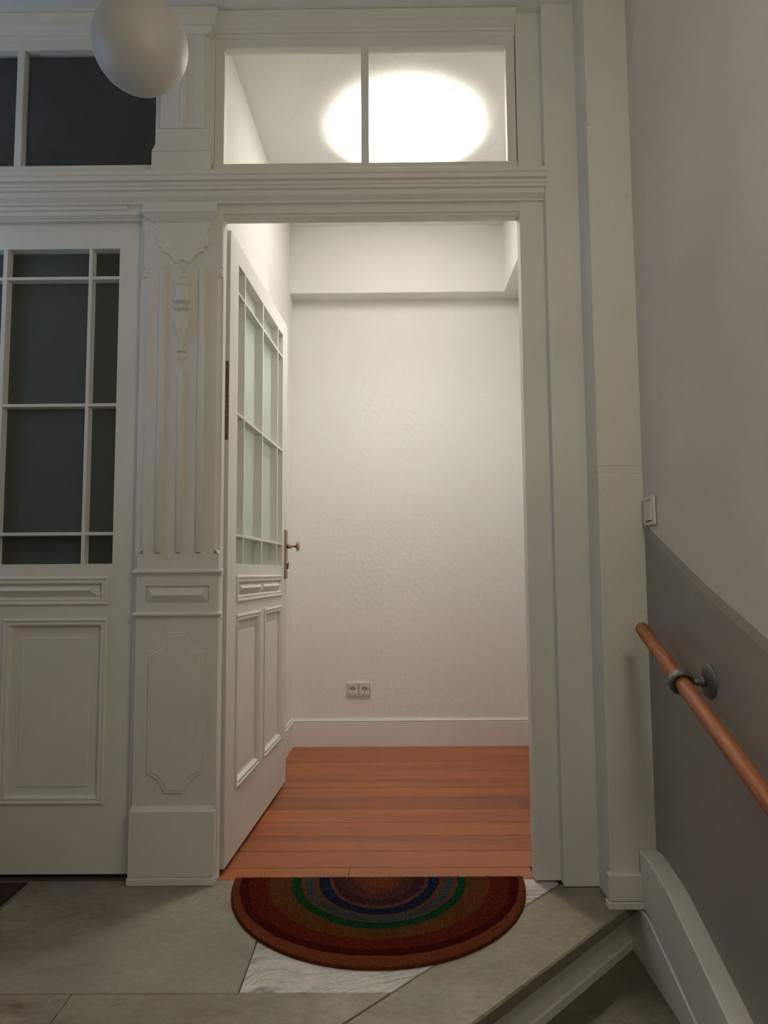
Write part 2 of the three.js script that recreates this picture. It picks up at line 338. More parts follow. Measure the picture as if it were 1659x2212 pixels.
{ // post and main pilaster between the doors
  const p = group('trim_5', 'white carved pilaster with reeds, drop finial and panelled base between the doors', 'pilaster', STRUCT);
  const cx = -0.754, hw = 0.147, zf = 0.012;
  mesh('post', bx(-0.914, -0.606, 0, 2.40, -0.05, -0.002, 0.001), paint, p);
  // base
  mesh('base_block', bx(cx - hw - 0.006, cx + hw - 0.002, 0.026, 0.248, -0.03, 0.026, 0.004), paint, p);
  mesh('base_foot', bx(cx - hw - 0.008, cx + hw, 0, 0.026, -0.03, 0.029, 0.003), paint, p);
  mesh('base_cap', frustum(0.246, [cx - hw - 0.004, cx + hw - 0.004, -0.03, 0.025], 0.262, [cx - hw + 0.002, cx + hw - 0.008, -0.03, 0.014]), paint, p);
  mesh('lower_block', bx(cx - hw, cx + hw, 0.255, 0.93, -0.03, zf, 0.002), paint, p);
  { // cartouche: raised plate with hollowed corners
    const W = 0.097, t = 0.034, yb = 0.369, yt = 0.793, y0 = 0.304, y1 = 0.858, R = W - t;
    const s = new THREE.Shape(); s.moveTo(-t, y0); s.lineTo(t, y0);
    s.quadraticCurveTo(t + 0.018, yb - 0.012, W, yb); s.lineTo(W, yt);
    s.quadraticCurveTo(t + 0.012, yt + 0.012, t, y1); s.lineTo(-t, y1);
    s.quadraticCurveTo(-t - 0.012, yt + 0.012, -W, yt); s.lineTo(-W, yb);
    s.quadraticCurveTo(-t - 0.018, yb - 0.012, -t, y0);
    mesh('cartouche_border', ext(s, zf - 0.002, zf + 0.006, 0.003, 2).translate(cx, 0, 0), paint, p);
    const s2 = new THREE.Shape(); const k = 0.010; s2.moveTo(-t + 0.006, y0 + k); s2.lineTo(t - 0.006, y0 + k);
    s2.quadraticCurveTo(t + 0.008, yb - 0.002, W - k, yb + 0.008); s2.lineTo(W - k, yt - 0.008);
    s2.quadraticCurveTo(t + 0.002, yt + 0.002, t - 0.006, y1 - k); s2.lineTo(-t + 0.006, y1 - k);
    s2.quadraticCurveTo(-t - 0.002, yt + 0.002, -W + k, yt - 0.008); s2.lineTo(-W + k, yb + 0.008);
    s2.quadraticCurveTo(-t - 0.008, yb - 0.002, -t + 0.006, y0 + k);
    mesh('cartouche', ext(s2, zf, zf + 0.009, 0.003, 2).translate(cx, 0, 0), paint, p);
  }
  const bead = (y, ex) => { const c = new THREE.CapsuleGeometry(0.0085, 2 * hw + ex * 2, 5, 14).rotateZ(Math.PI / 2); return join([c.translate(cx, y, zf + 0.003), bx(cx - hw - ex, cx + hw + ex, y - 0.013, y + 0.007, -0.03, zf + 0.004, 0.002)]); };
  mesh('bead', bead(0.921, 0.004), paint, p); mesh('bead', bead(1.072, 0.007), paint, p);
  { // block with sunk field holding a hipped bar
    const s = shapeOf([[-hw, 0.928], [hw, 0.928], [hw, 1.068], [-hw, 1.068]]); s.holes.push(new THREE.Path([[-0.114, 0.961], [-0.114, 1.021], [0.112, 1.021], [0.112, 0.961]].map(q => new THREE.Vector2(...q))));
    mesh('die_block', ext(s, -0.03, zf, 0).translate(cx, 0, 0), paint, p);
    mesh('hipped_bar', join([hip(cx - 0.114, cx + 0.112, 0.961, 1.021, zf - 0.008, 0.016, 0.028, 0.989), bx(cx - 0.118, cx + 0.116, 0.957, 1.025, zf - 0.014, zf - 0.008, 0)]), paint, p);
  }
  // shaft with chamfered corners between stops
  const ch = 0.018, sect = c => shapeOf([[-hw, 0.03], [-hw, -zf + c], [-hw + c, -zf], [hw - c, -zf], [hw, -zf + c], [hw, 0.03]]);
  const colm = (y0, y1, c) => new THREE.ExtrudeGeometry(sect(c), { depth: y1 - y0, bevelEnabled: false }).rotateX(-Math.PI / 2).translate(cx, y0, 0);
  const stop = (y0, c0, y1, c1, sgn) => { // corner prism between two chamfer sizes
    const X = c => [[cx + sgn * hw, zf - c], [cx + sgn * (hw - c), zf]], C = [cx + sgn * hw, zf];
    const A = X(c0), B = X(c1), T = (q, y) => [q[0], y, q[1]];
    const pos = [];
    const quad = (a, b, c, d) => pos.push(...a, ...b, ...c, ...a, ...c, ...d);
    quad(T(A[0], y0), T(A[1], y0), T(B[1], y1), T(B[0], y1));
    pos.push(...T(A[0], y0), ...T([cx + sgn * (hw - 0.03), zf - 0.03], y0), ...T(A[1], y0));
    const g = new THREE.BufferGeometry(); g.setAttribute('position', new THREE.Float32BufferAttribute(pos, 3)); g.computeVertexNormals(); return g;
  };
  mesh('shaft', join([colm(1.078, 1.135, 0.001), colm(1.15, 2.158, ch), colm(2.158, 2.180, 0.002), colm(2.180, 2.192, 0.010), colm(2.192, 2.40, 0.001),
    stop(1.135, 0.001, 1.15, ch, 1), stop(1.135, 0.001, 1.15, ch, -1), bx(cx - hw + 0.02, cx + hw - 0.02, 1.13, 1.152, -0.03, zf - 0.0005, 0), bx(cx - hw + 0.0005, cx + hw - 0.0005, 1.13, 1.152, -0.03, zf - ch - 0.001, 0)]), paint, p);
  mesh('reed', toCreasedNormals(reed(cx - 0.073, 1.136, 2.196, 0.0135, 0.010, zf)), paint, p);
  mesh('reed', toCreasedNormals(reed(cx, 1.136, 1.806, 0.0135, 0.010, zf)), paint, p);
  mesh('reed', toCreasedNormals(reed(cx + 0.072, 1.136, 2.196, 0.0135, 0.010, zf)), paint, p);
  { // scalloped apron under the capital
    const half = [[0.104, 2.366], [0.103, 2.341], [0.096, 2.337], [0.089, 2.331], [0.083, 2.322], [0.090, 2.317], [0.096, 2.310], [0.099, 2.303], [0.100, 2.294], [0.099, 2.286], [0.096, 2.278], [0.089, 2.271], [0.078, 2.268], [0.078, 2.251], [0.066, 2.249], [0.055, 2.244], [0.045, 2.235], [0.036, 2.222], [0.031, 2.210], [0.014, 2.210], [0.010, 2.218], [0, 2.222]];
    const s = shapeOf([...half.map(([x, y]) => [-x, y]), ...[...half].reverse().slice(1)]);
    mesh('apron', ext(s, zf - 0.002, zf + 0.007, 0.0015, 1).translate(cx, 0, 0), paint, p);
  }
  mesh('capital', join([frustum(2.363, [cx - 0.109, cx + 0.104, -0.02, zf + 0.009], 2.390, [cx - 0.146, cx + 0.128, -0.02, zf + 0.034]), bx(cx - 0.147, cx + 0.129, 2.390, 2.406, -0.02, zf + 0.036, 0.002), bx(cx - 0.147, cx + 0.129, 2.406, 2.43, -0.02, zf + 0.02, 0.002)]), paint, p);
  // turned drop finial
  const fin = [[0.0005, 2.2085], [0.006, 2.2065], [0.0105, 2.201], [0.0115, 2.196], [0.010, 2.190], [0.006, 2.1855], [0.0045, 2.182], [0.0055, 2.165], [0.011, 2.162], [0.0165, 2.158], [0.0165, 2.155], [0.010, 2.150], [0.0065, 2.147], [0.014, 2.1425], [0.026, 2.137], [0.032, 2.129], [0.0325, 2.124], [0.028, 2.119], [0.0255, 2.115], [0.0255, 2.101], [0.0250, 2.100], [0.0255, 2.099], [0.0255, 2.078], [0.0285, 2.075], [0.0325, 2.069], [0.0325, 2.063], [0.026, 2.057], [0.018, 2.054], [0.0125, 2.0515], [0.0125, 2.048], [0.020, 2.0455], [0.0285, 2.0415], [0.0285, 2.036], [0.020, 2.030], [0.0105, 2.027], [0.0095, 2.021], [0.016, 2.016], [0.0175, 2.011], [0.024, 2.005], [0.029, 1.995], [0.0305, 1.985], [0.0300, 1.981], [0.0298, 1.979], [0.0285, 1.970], [0.024, 1.955], [0.0185, 1.940], [0.0130, 1.925], [0.0095, 1.910], [0.0070, 1.886], [0.012, 1.8825], [0.0165, 1.879], [0.0165, 1.8755], [0.010, 1.872], [0.0055, 1.8695], [0.0105, 1.864], [0.0135, 1.857], [0.0130, 1.851], [0.009, 1.844], [0.0055, 1.840], [0.0042, 1.830], [0.0035, 1.8245], [0.0005, 1.8225]];
  mesh('drop_finial', lathe([...fin].reverse(), 36).scale(1, 1, 0.8).translate(cx, 0, zf), paint, p);
}
{ // upper pilaster between the transoms
  const p = group('trim_6', 'short white pilaster with moulded cap between the transom windows', 'pilaster', STRUCT);
  const x0 = -0.860, x1 = -0.664, cx = (x0 + x1) / 2, hw = (x1 - x0) / 2, zf = 0.03;
  const ch = 0.016;
  mesh('shaft', join([bx(-0.84, -0.648, 2.545, 3.2, -0.05, 0.0, 0.001), bx(x0, x1, 2.60, 2.725, -0.03, zf, 0.002), bx(x0 + ch, x1 - ch, 2.72, 3.12, -0.03, zf, 0.001), bx(x0, x1, 2.72, 3.12, -0.03, zf - ch, 0.001),
    frustum(2.72, [x0 + 0.001, x1 - 0.001, -0.03, zf - 0.001], 2.735, [x0 + ch, x1 - ch, -0.03, zf - ch])]), paint, p);
  mesh('reed', toCreasedNormals(reed(cx + 0.004, 2.722, 3.08, 0.0135, 0.010, zf)), paint, p);
  mesh('base_moulding', join([frustum(2.628, [x0 - 0.010, x1 + 0.010, -0.03, zf + 0.012], 2.660, [x0, x1, -0.03, zf + 0.001]), bx(x0 - 0.010, x1 + 0.010, 2.545, 2.628, -0.03, zf + 0.012, 0.003)]), paint, p);
  mesh('cap_moulding', join([frustum(3.098, [x0 - 0.001, x1 + 0.001, -0.03, zf + 0.002], 3.112, [x0 - 0.012, x1 + 0.012, -0.03, zf + 0.013]), bx(x0 - 0.014, x1 + 0.014, 3.112, 3.124, -0.03, zf + 0.015, 0.002), frustum(3.124, [x0 - 0.016, x1 + 0.016, -0.03, zf + 0.016], 3.152, [x0 - 0.036, x1 + 0.036, -0.03, zf + 0.034]), bx(x0 - 0.038, x1 + 0.038, 3.152, 3.179, -0.03, zf + 0.037, 0.002)]), paint, p);
}

// panelled and glazed door leaf; local x runs from the hinge side, z = 0 is the landing face
function doorLeaf(parent, W, H, t, glass, small) {
  const y0 = 0.018, hw = W / 2, o = 0.432;
  const R = (x0, x1, a, b) => new THREE.Path([[x0, a], [x0, b], [x1, b], [x1, a]].map(q => new THREE.Vector2(...q)));
  const s = shapeOf([[-hw, y0], [hw, y0], [hw, H], [-hw, H]]);
  s.holes.push(R(-o, o, 1.103, 2.288), R(-0.402, 0.402, 0.973, 1.038), R(-0.402, -0.063, 0.275, 0.887), R(0.063, 0.402, 0.275, 0.887));
  mesh('leaf_frame', ext(s, -t, 0, 0), paint, parent);
  const ys = [1.103, 1.2125, 1.690, 2.1755, 2.288], xs = [-o, -0.322, 0, 0.322, o];
  for (const x of xs.slice(1, 4)) mesh('muntin', bx(x - (x ? 0.0065 : 0.0085), x + (x ? 0.0065 : 0.0085), ys[0] - 0.002, ys[4] + 0.002, -t + 0.003, -0.001, 0.002), paint, parent);
  for (const y of ys.slice(1, 4)) mesh('muntin', bx(-o - 0.002, o + 0.002, y - 0.006, y + 0.006, -t + 0.003, -0.0015, 0.002), paint, parent);
  for (let i = 0; i < 4; i++) for (let j = 0; j < 4; j++) {
    const edge = i === 0 || i === 3 ? true : j === 0 || j === 3;
    mesh('pane', bx(xs[i] + 0.004, xs[i + 1] - 0.004, ys[j] + 0.003, ys[j + 1] - 0.003, -t + 0.004, -t + 0.007, 0), edge && (j === 0 || j === 3) && small ? small : glass, parent);
  }
  // bolection mouldings and panels
  const bol = [[0, -0.004], [0, 0.004], [0.004, 0.007], [0.009, 0.007], [0.012, 0.003], [0.016, 0.003], [0.019, 0.005], [0.024, 0.004], [0.028, -0.003], [0.030, -0.012]];
  for (const sg of [-1, 1]) {
    const x0 = sg < 0 ? -0.422 : 0.043, x1 = sg < 0 ? -0.043 : 0.422;
    const p = mesh('panel', join([bx(x0 + 0.015, x1 - 0.015, 0.27, 0.892, -t + 0.008, -0.012, 0), ext(shapeOf([[x0 + 0.064, 0.313], [x1 - 0.064, 0.313], [x1 - 0.064, 0.838], [x0 + 0.064, 0.838]]), -0.0125, -0.0085, 0.002)]), paint, parent);
    mesh('panel_moulding', frameXY(x0, x1, 0.255, 0.907, bol), paint, p);
  }
  const f = mesh('frieze_panel', join([bx(-0.41, 0.41, 0.965, 1.046, -t + 0.008, -0.012, 0), hip(-0.385, -0.004, 0.984, 1.030, -0.012, 0.020, 0.032), hip(0.004, 0.385, 0.984, 1.030, -0.012, 0.020, 0.032)]), paint, parent);
  mesh('panel_moulding', frameXY(-0.422, 0.422, 0.954, 1.057, bol), paint, f);
}
{
  const d = group('door_1', 'closed white panelled door with dark glass panes left of the pilaster', 'door', STRUCT, [-1.437, 0, -0.03]);
  doorLeaf(d, 1.04, 2.40, 0.045, frostGlass, reliefGlass);
  const th = solo('threshold', bx(-1.957, -0.916, -0.02, 0.003, -0.12, -0.0185, 0.002), thresholdWood, 'dark brown wooden threshold under the closed door', 'threshold', STRUCT);
  const d2 = group('door_2', 'open white door with frosted panes, swung into the hallway', 'door', STRUCT);
  const W = 1.10, t = 0.042, a = Math.atan2(1.105, 0.063);
  doorLeaf(d2, W, 2.372, t, frostGlass, reliefGlass);
  d2.rotation.y = a;
  d2.position.set(-0.594 + Math.cos(a) * W / 2, 0, -0.065 - Math.sin(a) * W / 2);
  // hinge plate let into the edge
  const h = mesh('hinge', bx(-W / 2 - 0.0015, -W / 2 + 0.01, 1.562, 1.862, -t + 0.002, -0.002, 0.0005), oldBrass, d2, { label: 'tarnished brass hinge plate' });
  for (const y of [1.838, 1.779, 1.735, 1.716, 1.697, 1.652, 1.590]) mesh('screw', new THREE.SphereGeometry(0.005, 10, 6).scale(0.35, 1, 1).translate(-W / 2 - 0.0018, y, -0.012), brass, h);
  // long handle plate with knob and cylinder
  const hx = W / 2 - 0.042;
  const hp = mesh('handle_plate', bx(hx - 0.021, hx + 0.021, 1.038, 1.288, -0.002, 0.011, 0.004), brass, d2, { label: 'long bronze handle plate' });
  mesh('knob', lathe([[0.0005, 0.076], [0.010, 0.0755], [0.020, 0.073], [0.0255, 0.0685], [0.0265, 0.066], [0.024, 0.063], [0.015, 0.0585], [0.0075, 0.0555], [0.006, 0.050], [0.006, 0.036], [0.0075, 0.034], [0.010, 0.033], [0.0115, 0.030], [0.0115, 0.010], [0.0005, 0.010]].reverse(), 28).rotateX(Math.PI / 2).translate(hx, 1.203, 0), brass, hp);
  mesh('cylinder_rosette', join([new THREE.TorusGeometry(0.0145, 0.0035, 8, 24).scale(1, 1.25, 1.6).translate(hx, 1.108, 0.013), new THREE.CylinderGeometry(0.008, 0.008, 0.014, 20).rotateX(Math.PI / 2).translate(hx, 1.118, 0.012), bx(hx - 0.005, hx + 0.005, 1.094, 1.116, 0.006, 0.017, 0.002)]), brass, hp);
}
{ // dark room behind the closed door
  const r = group('wall_dark_room', 'large unlit white room behind the closed door', 'wall', STRUCT);
  mesh('room_walls', join([bx(-9, -0.72, 4.2, 4.4, -9, -0.05, 0), bx(-9, -0.72, 0, 4.3, -9.1, -9, 0), bx(-9.1, -9, 0, 4.3, -9, -0.05, 0), bx(-0.78, -0.72, 0, 4.3, -9, -0.052, 0), bx(-9, -2.3, 0, 4.3, -0.15, -0.05, 0), bx(-2.3, -0.72, 3.25, 4.3, -0.15, -0.05, 0)]), hallWhite, r);
  mesh('room_floor', bx(-9, -0.72, -0.05, 0, -9, -0.13, 0), plankMat[2], r);
  mesh('frame_post', bx(-2.3, -1.96, 0, 3.3, -0.05, 0.0, 0.001), paint, r);
}

// ---------------------------------------------------------------- hallway behind the open door
const HZ = -1.98, HR = 0.863;
solo('wall_hallway_left', slab([[-0.665, -0.05], [-0.613, HZ - 0.05], [-0.72, HZ - 0.05], [-0.72, -0.05]], -0.05, 3.3, 0), hallWhite, 'white hallway wall behind the open door leaf', 'wall', STRUCT);
solo('wall_hallway_back', bx(-0.72, 1.0, -0.05, 3.4, HZ - 0.12, HZ, 0), hallWhite, 'white rough plastered wall at the end of the hallway', 'wall', STRUCT);
solo('wall_hallway_right', bx(HR, 1.0, -0.05, 3.4, HZ, -0.05, 0), hallWhite, 'white hallway wall hidden behind the right door casing', 'wall', STRUCT);
solo('ceiling_hallway', bx(-0.72, 1.0, HCEIL, 3.4, HZ - 0.1, -0.05, 0), hallWhite, 'white hallway ceiling with a bright pool of lamplight', 'ceiling', STRUCT);
solo('trim_7', join([bx(-0.70, HR, 2.835, HCEIL + 0.01, HZ - 0.01, -1.858, 0.003), bx(0.742, HR + 0.01, 2.835, HCEIL + 0.01, -1.87, -0.05, 0.003)]), hallWhite, 'white boxed-in bulkhead running round the top of the hallway walls', 'bulkhead', STRUCT);
{
  const b = group('baseboard_back', 'white baseboard with beaded top along the hallway end wall', 'baseboard', STRUCT);
  const prof = [[HZ - 0.005, 0], [HZ + 0.018, 0], [HZ + 0.018, 0.146], [HZ + 0.014, 0.149], [HZ + 0.018, 0.153], [HZ + 0.018, 0.157], [HZ + 0.013, 0.160], [HZ + 0.011, 0.166], [HZ - 0.005, 0.167]];
  mesh('board', runX(prof, -0.612, HR), trimWhite, b);
  const l = solo('baseboard_left', join([slab([[-0.625, HZ], [-0.597, HZ], [-0.640, -0.4], [-0.665, -0.4]], 0, 0.152, 0.002), slab([[-0.625, HZ], [-0.603, HZ], [-0.646, -0.4], [-0.665, -0.4]], 0.152, 0.166, 0.002)]), trimWhite, 'white baseboard on the hallway wall behind the open door', 'baseboard', STRUCT);
  const r = solo('baseboard_right', join([bx(HR - 0.018, HR + 0.005, 0, 0.152, HZ, -0.06, 0.002), bx(HR - 0.012, HR + 0.005, 0.152, 0.166, HZ, -0.06, 0.002)]), trimWhite, 'white baseboard at the right side of the hallway', 'baseboard', STRUCT);
}
{ // floorboards across the hallway
  const f = group('floor_hallway', 'reddish pine floorboards of the hallway', 'floor', STRUCT);
  mesh('subfloor', bx(-0.72, 1.0, -0.06, -0.02, HZ, -0.02, 0), grout, f);
  const zs = [HZ, -1.885, -1.733, -1.584, -1.411, -1.261, -1.106, -0.948, -0.772, -0.601, -0.442, -0.279, -0.122, -0.0185];
  const look = [0, 1, 3, 1, 0, 3, 0, 2, 1, 0, 3, 1];
  const board = (x0, x1, z0, z1, k, i) => {
    const g = uvBox(bx(x0, x1, -0.02, 0, z0, z1, 0.0012)), uv = g.attributes.uv, p = g.attributes.position;
    for (let j = 0; j < uv.count; j++) { uv.setXY(j, p.getX(j) + i * 0.83 + 2, (p.getZ(j) - z0) / (z1 - z0) * 0.113 + 0.001); }
    mesh('floorboard', g, plankMat[k], f, { keepUv: true });
  };
  for (let i = 0; i + 1 < zs.length; i++) {
    const g = i % 3 === 1 ? 0.0009 : 0.0019;
    if (i === zs.length - 2) { board(-0.66, -0.151, zs[i] + g, zs[i + 1], 1, 3); board(-0.149, 0.50, zs[i] + g, zs[i + 1], 0, 5.4); }
    else board(-0.66, HR + 0.005, zs[i] + g, zs[i + 1] - g, look[i % 12], i);
  }
}
{ // hallway ceiling lamp, hidden behind the cornice from this place
  const l = group('ceiling_lamp', 'small hallway ceiling lamp hidden behind the cornice beam', 'lamp', {}, [0.10, HCEIL, -0.92]);
  mesh('ceiling_rose', lathe([[0.0005, 0], [0.045, 0], [0.043, -0.012], [0.012, -0.022], [0.0005, -0.022]].reverse(), 28), paint, l);
  for (const a of [0.4, 2.49, 4.59]) mesh('stem', new THREE.CylinderGeometry(0.0025, 0.0025, 0.205, 8).translate(Math.cos(a) * 0.062, -0.1075, Math.sin(a) * 0.062), brass, l);
  mesh('bowl', lathe([[0.0005, -0.275], [0.03, -0.273], [0.055, -0.255], [0.066, -0.230], [0.068, -0.205], [0.065, -0.205], [0.063, -0.229], [0.052, -0.251], [0.028, -0.268], [0.0005, -0.270]], 40), new THREE.MeshPhysicalMaterial({ color: lin(0.85, 0.83, 0.78), roughness: 0.95, transmission: 0.6, thickness: 0, emissive: lin(1, 0.96, 0.88), emissiveIntensity: 2 }), l);
  const bulbMat = std({ color: lin(0.9, 0.88, 0.8), emissive: lin(1, 0.9, 0.74), emissiveIntensity: 5, roughness: 0.4 });
  mesh('light_bulb', new THREE.SphereGeometry(0.022, 20, 14).translate(0, -0.238, 0), bulbMat, l);
  const p = new THREE.SpotLight(lin(1, 0.96, 0.88), 21, 0, 1.10, 0.5, 2); p.position.set(0, -0.232, 0); p.target.position.set(0, 1, 0.12); p.castShadow = true; p.shadow.radius = 0.8; l.add(p, p.target);
  const q = new THREE.SpotLight(lin(1, 0.96, 0.88), 2.9, 0, 1.2, 1, 2); q.position.set(0, -0.285, 0); q.target.position.set(0, -1, 0); q.castShadow = true; q.shadow.radius = 2; l.add(q, q.target);
  const h = new THREE.PointLight(lin(1, 0.96, 0.88), 0.13, 0, 2); h.position.set(0, -0.238, 0); h.castShadow = true; h.shadow.radius = 1.1; l.add(h);
}
{ // double socket
  const s = group('double_socket', 'white double wall socket low on the hallway end wall', 'socket', {}, [-0.194, 0.345, HZ]);
  const rr = (w, h, r) => { const q = new THREE.Shape(); const x = -w / 2, y = -h / 2; q.moveTo(x + r, y); q.lineTo(x + w - r, y); q.quadraticCurveTo(x + w, y, x + w, y + r); q.lineTo(x + w, y + h - r); q.quadraticCurveTo(x + w, y + h, x + w - r, y + h); q.lineTo(x + r, y + h); q.quadraticCurveTo(x, y + h, x, y + h - r); q.lineTo(x, y + r); q.quadraticCurveTo(x, y, x + r, y); return q; };
  const fr = rr(0.153, 0.083, 0.007);
  for (const sx of [-1, 1]) { const h = rr(0.064, 0.066, 0.006); fr.holes.push(new THREE.Path(h.getPoints(4).map(q => new THREE.Vector2(q.x + sx * 0.0362, q.y)).reverse())); }
  mesh('frame', ext(fr, 0, 0.0105, 0.0025, 2), plastic, s);
  for (const sx of [-1, 1]) {
    const ins = rr(0.0605, 0.0625, 0.005); const c = new THREE.Path(); c.absarc(0, 0, 0.0195, 0, Math.PI * 2, true); ins.holes.push(c);
    const e = mesh('insert', join([ext(ins, 0.001, 0.0125, 0.001).translate(sx * 0.0362, 0, 0), new THREE.CylinderGeometry(0.0197, 0.0197, 0.002, 28).rotateX(Math.PI / 2).translate(sx * 0.0362, 0, 0.003)]), plastic, s);
    for (const [hx, hy] of [[-0.0095, 0.001], [0.0095, 0.001]]) mesh('pin_hole', new THREE.CylinderGeometry(0.0032, 0.0032, 0.002, 14).rotateX(Math.PI / 2).translate(sx * 0.0362 + hx, hy, 0.0042), plasticDark, e);
    for (const sy of [-1, 1]) mesh('earth_clip', bx(sx * 0.0362 - 0.0028, sx * 0.0362 + 0.0028, sy > 0 ? 0.0145 : -0.0195, sy > 0 ? 0.0195 : -0.0145, 0.0035, 0.0085, 0.0005), oldBrass, e);
    mesh('screw', new THREE.CylinderGeometry(0.0022, 0.0022, 0.001, 10).rotateX(Math.PI / 2).translate(sx * 0.0362, 0.001, 0.0044), oldBrass, e);
  }
}

// ---------------------------------------------------------------- landing objects
{ // rainbow half-round coir mat
  const m = group('doormat', 'half-round coir doormat with rainbow stripes in front of the open doorway', 'doormat', {}, [-0.043, 0, -0.012]);
  const A = 0.497, B = 0.575;
  const rings = [   // half width at the straight edge, depth, colour (linear) outwards in
    [0.4735, 0.524, [0.215, 0.050, 0.017]], [0.444, 0.487, [0.062, 0.0045, 0.0035]], [0.378, 0.431, [0.125, 0.013, 0.006]], [0.297, 0.369, [0.125, 0.041, 0.008]], [0.269, 0.330, [0.004, 0.048, 0.014]],
    [0.252, 0.324, [0.15, 0.044, 0.015]], [0.227, 0.293, [0.038, 0.060, 0.068]], [0.205, 0.280, [0.15, 0.042, 0.016]], [0.168, 0.240, [0.007, 0.016, 0.042]], [0.157, 0.218, [0.15, 0.040, 0.016]], [0.119, 0.179, [0.055, 0.018, 0.022]], [0.085, 0.13, [0.09, 0.028, 0.022]], [0.05, 0.08, [0.15, 0.036, 0.015]],
  ];
  const ringColor = (x, z) => {
    const wob = 0.006 * n3(x * 9, z * 9, 3) + 0.003 * n3(x * 40, z * 40, 7);
    let c = rings[0][2];
    for (let i = 0; i < rings.length; i++) { const [a, b] = rings[i]; if (Math.hypot(x / (a + wob), z / (b + wob)) < 1) c = (rings[i + 1] || [0, 0, [0.19, 0.046, 0.016]])[2]; }
    return c;
  };
  const outline = []; for (let i = 0; i <= 60; i++) { const t = Math.PI * i / 60; outline.push([Math.cos(t) * A * (1 + 0.012 * Math.sin(t) ** 8), Math.sin(t) * B]); }
  const tex = dataTex(512, 512, (u, v) => { const c = ringColor((u - 0.5) * 1.1, v * 0.6); const k = 0.55 + 0.3 * n3(u * 150, v * 150, 2); return c.map(q => Math.pow(clamp(q * k * 0.9), 1 / 2.2)); }, true, 1);
  const body = uvBox(slab(outline, 0, 0.012, 0.003)), uv = body.attributes.uv, p = body.attributes.position;
  for (let i = 0; i < uv.count; i++) uv.setXY(i, clamp(p.getX(i) / 1.1 + 0.5, 0.001, 0.999), clamp(p.getZ(i) / 0.6, 0.001, 0.999));
  mesh('mat_body', body, new THREE.MeshPhysicalMaterial({ map: tex, roughness: 1, specularIntensity: 0 }), m, { keepUv: true });
  const N = 70000, blade = new THREE.BufferGeometry();
  blade.setAttribute('position', new THREE.Float32BufferAttribute([-0.0006, 0, 0, 0.0006, 0, 0, 0.0003, 0.0042, 0.0008, 0, 0, -0.0006, 0, 0, 0.0006, 0.0004, 0.0042, 0], 3)); blade.computeVertexNormals();
  const pile = new THREE.InstancedMesh(blade, new THREE.MeshPhysicalMaterial({ color: 0xffffff, roughness: 1, specularIntensity: 0, side: THREE.DoubleSide }), N);
  const M = new THREE.Matrix4(), Q = new THREE.Quaternion(), E = new THREE.Euler(), V = new THREE.Vector3(), S = new THREE.Vector3(), C = new THREE.Color();
  for (let i = 0; i < N;) {
    const edge = i > N * 0.9; let x, z;
    if (edge) { const t = Math.PI * rnd(), r = 0.985 + 0.015 * rnd(); x = Math.cos(t) * A * r; z = Math.sin(t) * B * r; if (rnd() < 0.25) { x = (rnd() * 2 - 1) * A; z = 0.004 * rnd(); } }
    else { x = (rnd() * 2 - 1) * A; z = rnd() * B; if (Math.hypot(x / A, z / B) > 0.995) continue; }
    const c = ringColor(x, z), k = (0.75 + 0.6 * rnd()) * 0.6;
    C.setRGB(c[0] * k, c[1] * k, c[2] * k);
    const lean = edge ? 1.3 : 1.0;
    E.set((rnd() - 0.5) * lean * 1.6, rnd() * 6.28, (rnd() - 0.5) * lean * 1.6); Q.setFromEuler(E);
    M.compose(V.set(x, edge ? 0.003 + 0.008 * rnd() : 0.0108, z), Q, S.set(1, 0.7 + 0.6 * rnd(), 1));
    pile.setMatrixAt(i, M); pile.setColorAt(i, C); i++;
  }
  pile.name = 'coir_pile'; pile.userData = { kind: 'stuff' }; pile.castShadow = pile.receiveShadow = true; m.add(pile);
}
{
  const m = group('doormat', 'dark maroon rectangular doormat in front of the closed door', 'doormat', {}, [-1.61, 0, 0.21]);
  mesh('mat_body', bx(-0.348, 0.348, 0, 0.009, -0.20, 0.20, 0.004), std({ color: lin(0.035, 0.012, 0.012), roughness: 1, bumpMap: plasterBump, bumpScale: 0.004 }), m);
  mesh('rubber_rim', join([bx(-0.352, -0.342, 0, 0.006, -0.204, 0.204, 0.002), bx(0.342, 0.352, 0, 0.006, -0.204, 0.204, 0.002), bx(-0.352, 0.352, 0, 0.006, 0.194, 0.204, 0.002), bx(-0.352, 0.352, 0, 0.006, -0.204, -0.194, 0.002)]), std({ color: lin(0.02, 0.016, 0.016), roughness: 0.8 }), m);
}
{ // unlit opal globe
  const R = 0.14, c = [-0.738, 2.655, 0.547];
  const l = group('globe_pendant', 'unlit opal glass globe pendant hanging from the landing ceiling', 'pendant lamp', {}, [c[0], c[1] - R, c[2]]);
  mesh('globe', new THREE.SphereGeometry(R, 64, 40).translate(0, R, 0), opal, l);
  mesh('collar', lathe([[0.0005, 2 * R + 0.03], [0.03, 2 * R + 0.03], [0.05, 2 * R + 0.012], [0.05, 2 * R - 0.012], [0.0005, 2 * R - 0.012]].reverse(), 32), oldBrass, l);
  mesh('cord', new THREE.CylinderGeometry(0.0045, 0.0045, CEIL - c[1] - R, 10).translate(0, 2 * R + (CEIL - c[1] - R) / 2, 0), blackCord, l);
  mesh('ceiling_rose', lathe([[0.0005, 0], [0.05, 0], [0.048, -0.015], [0.012, -0.03], [0.0005, -0.03]].reverse(), 28).translate(0, CEIL - c[1] + R, 0), paint, l);
}
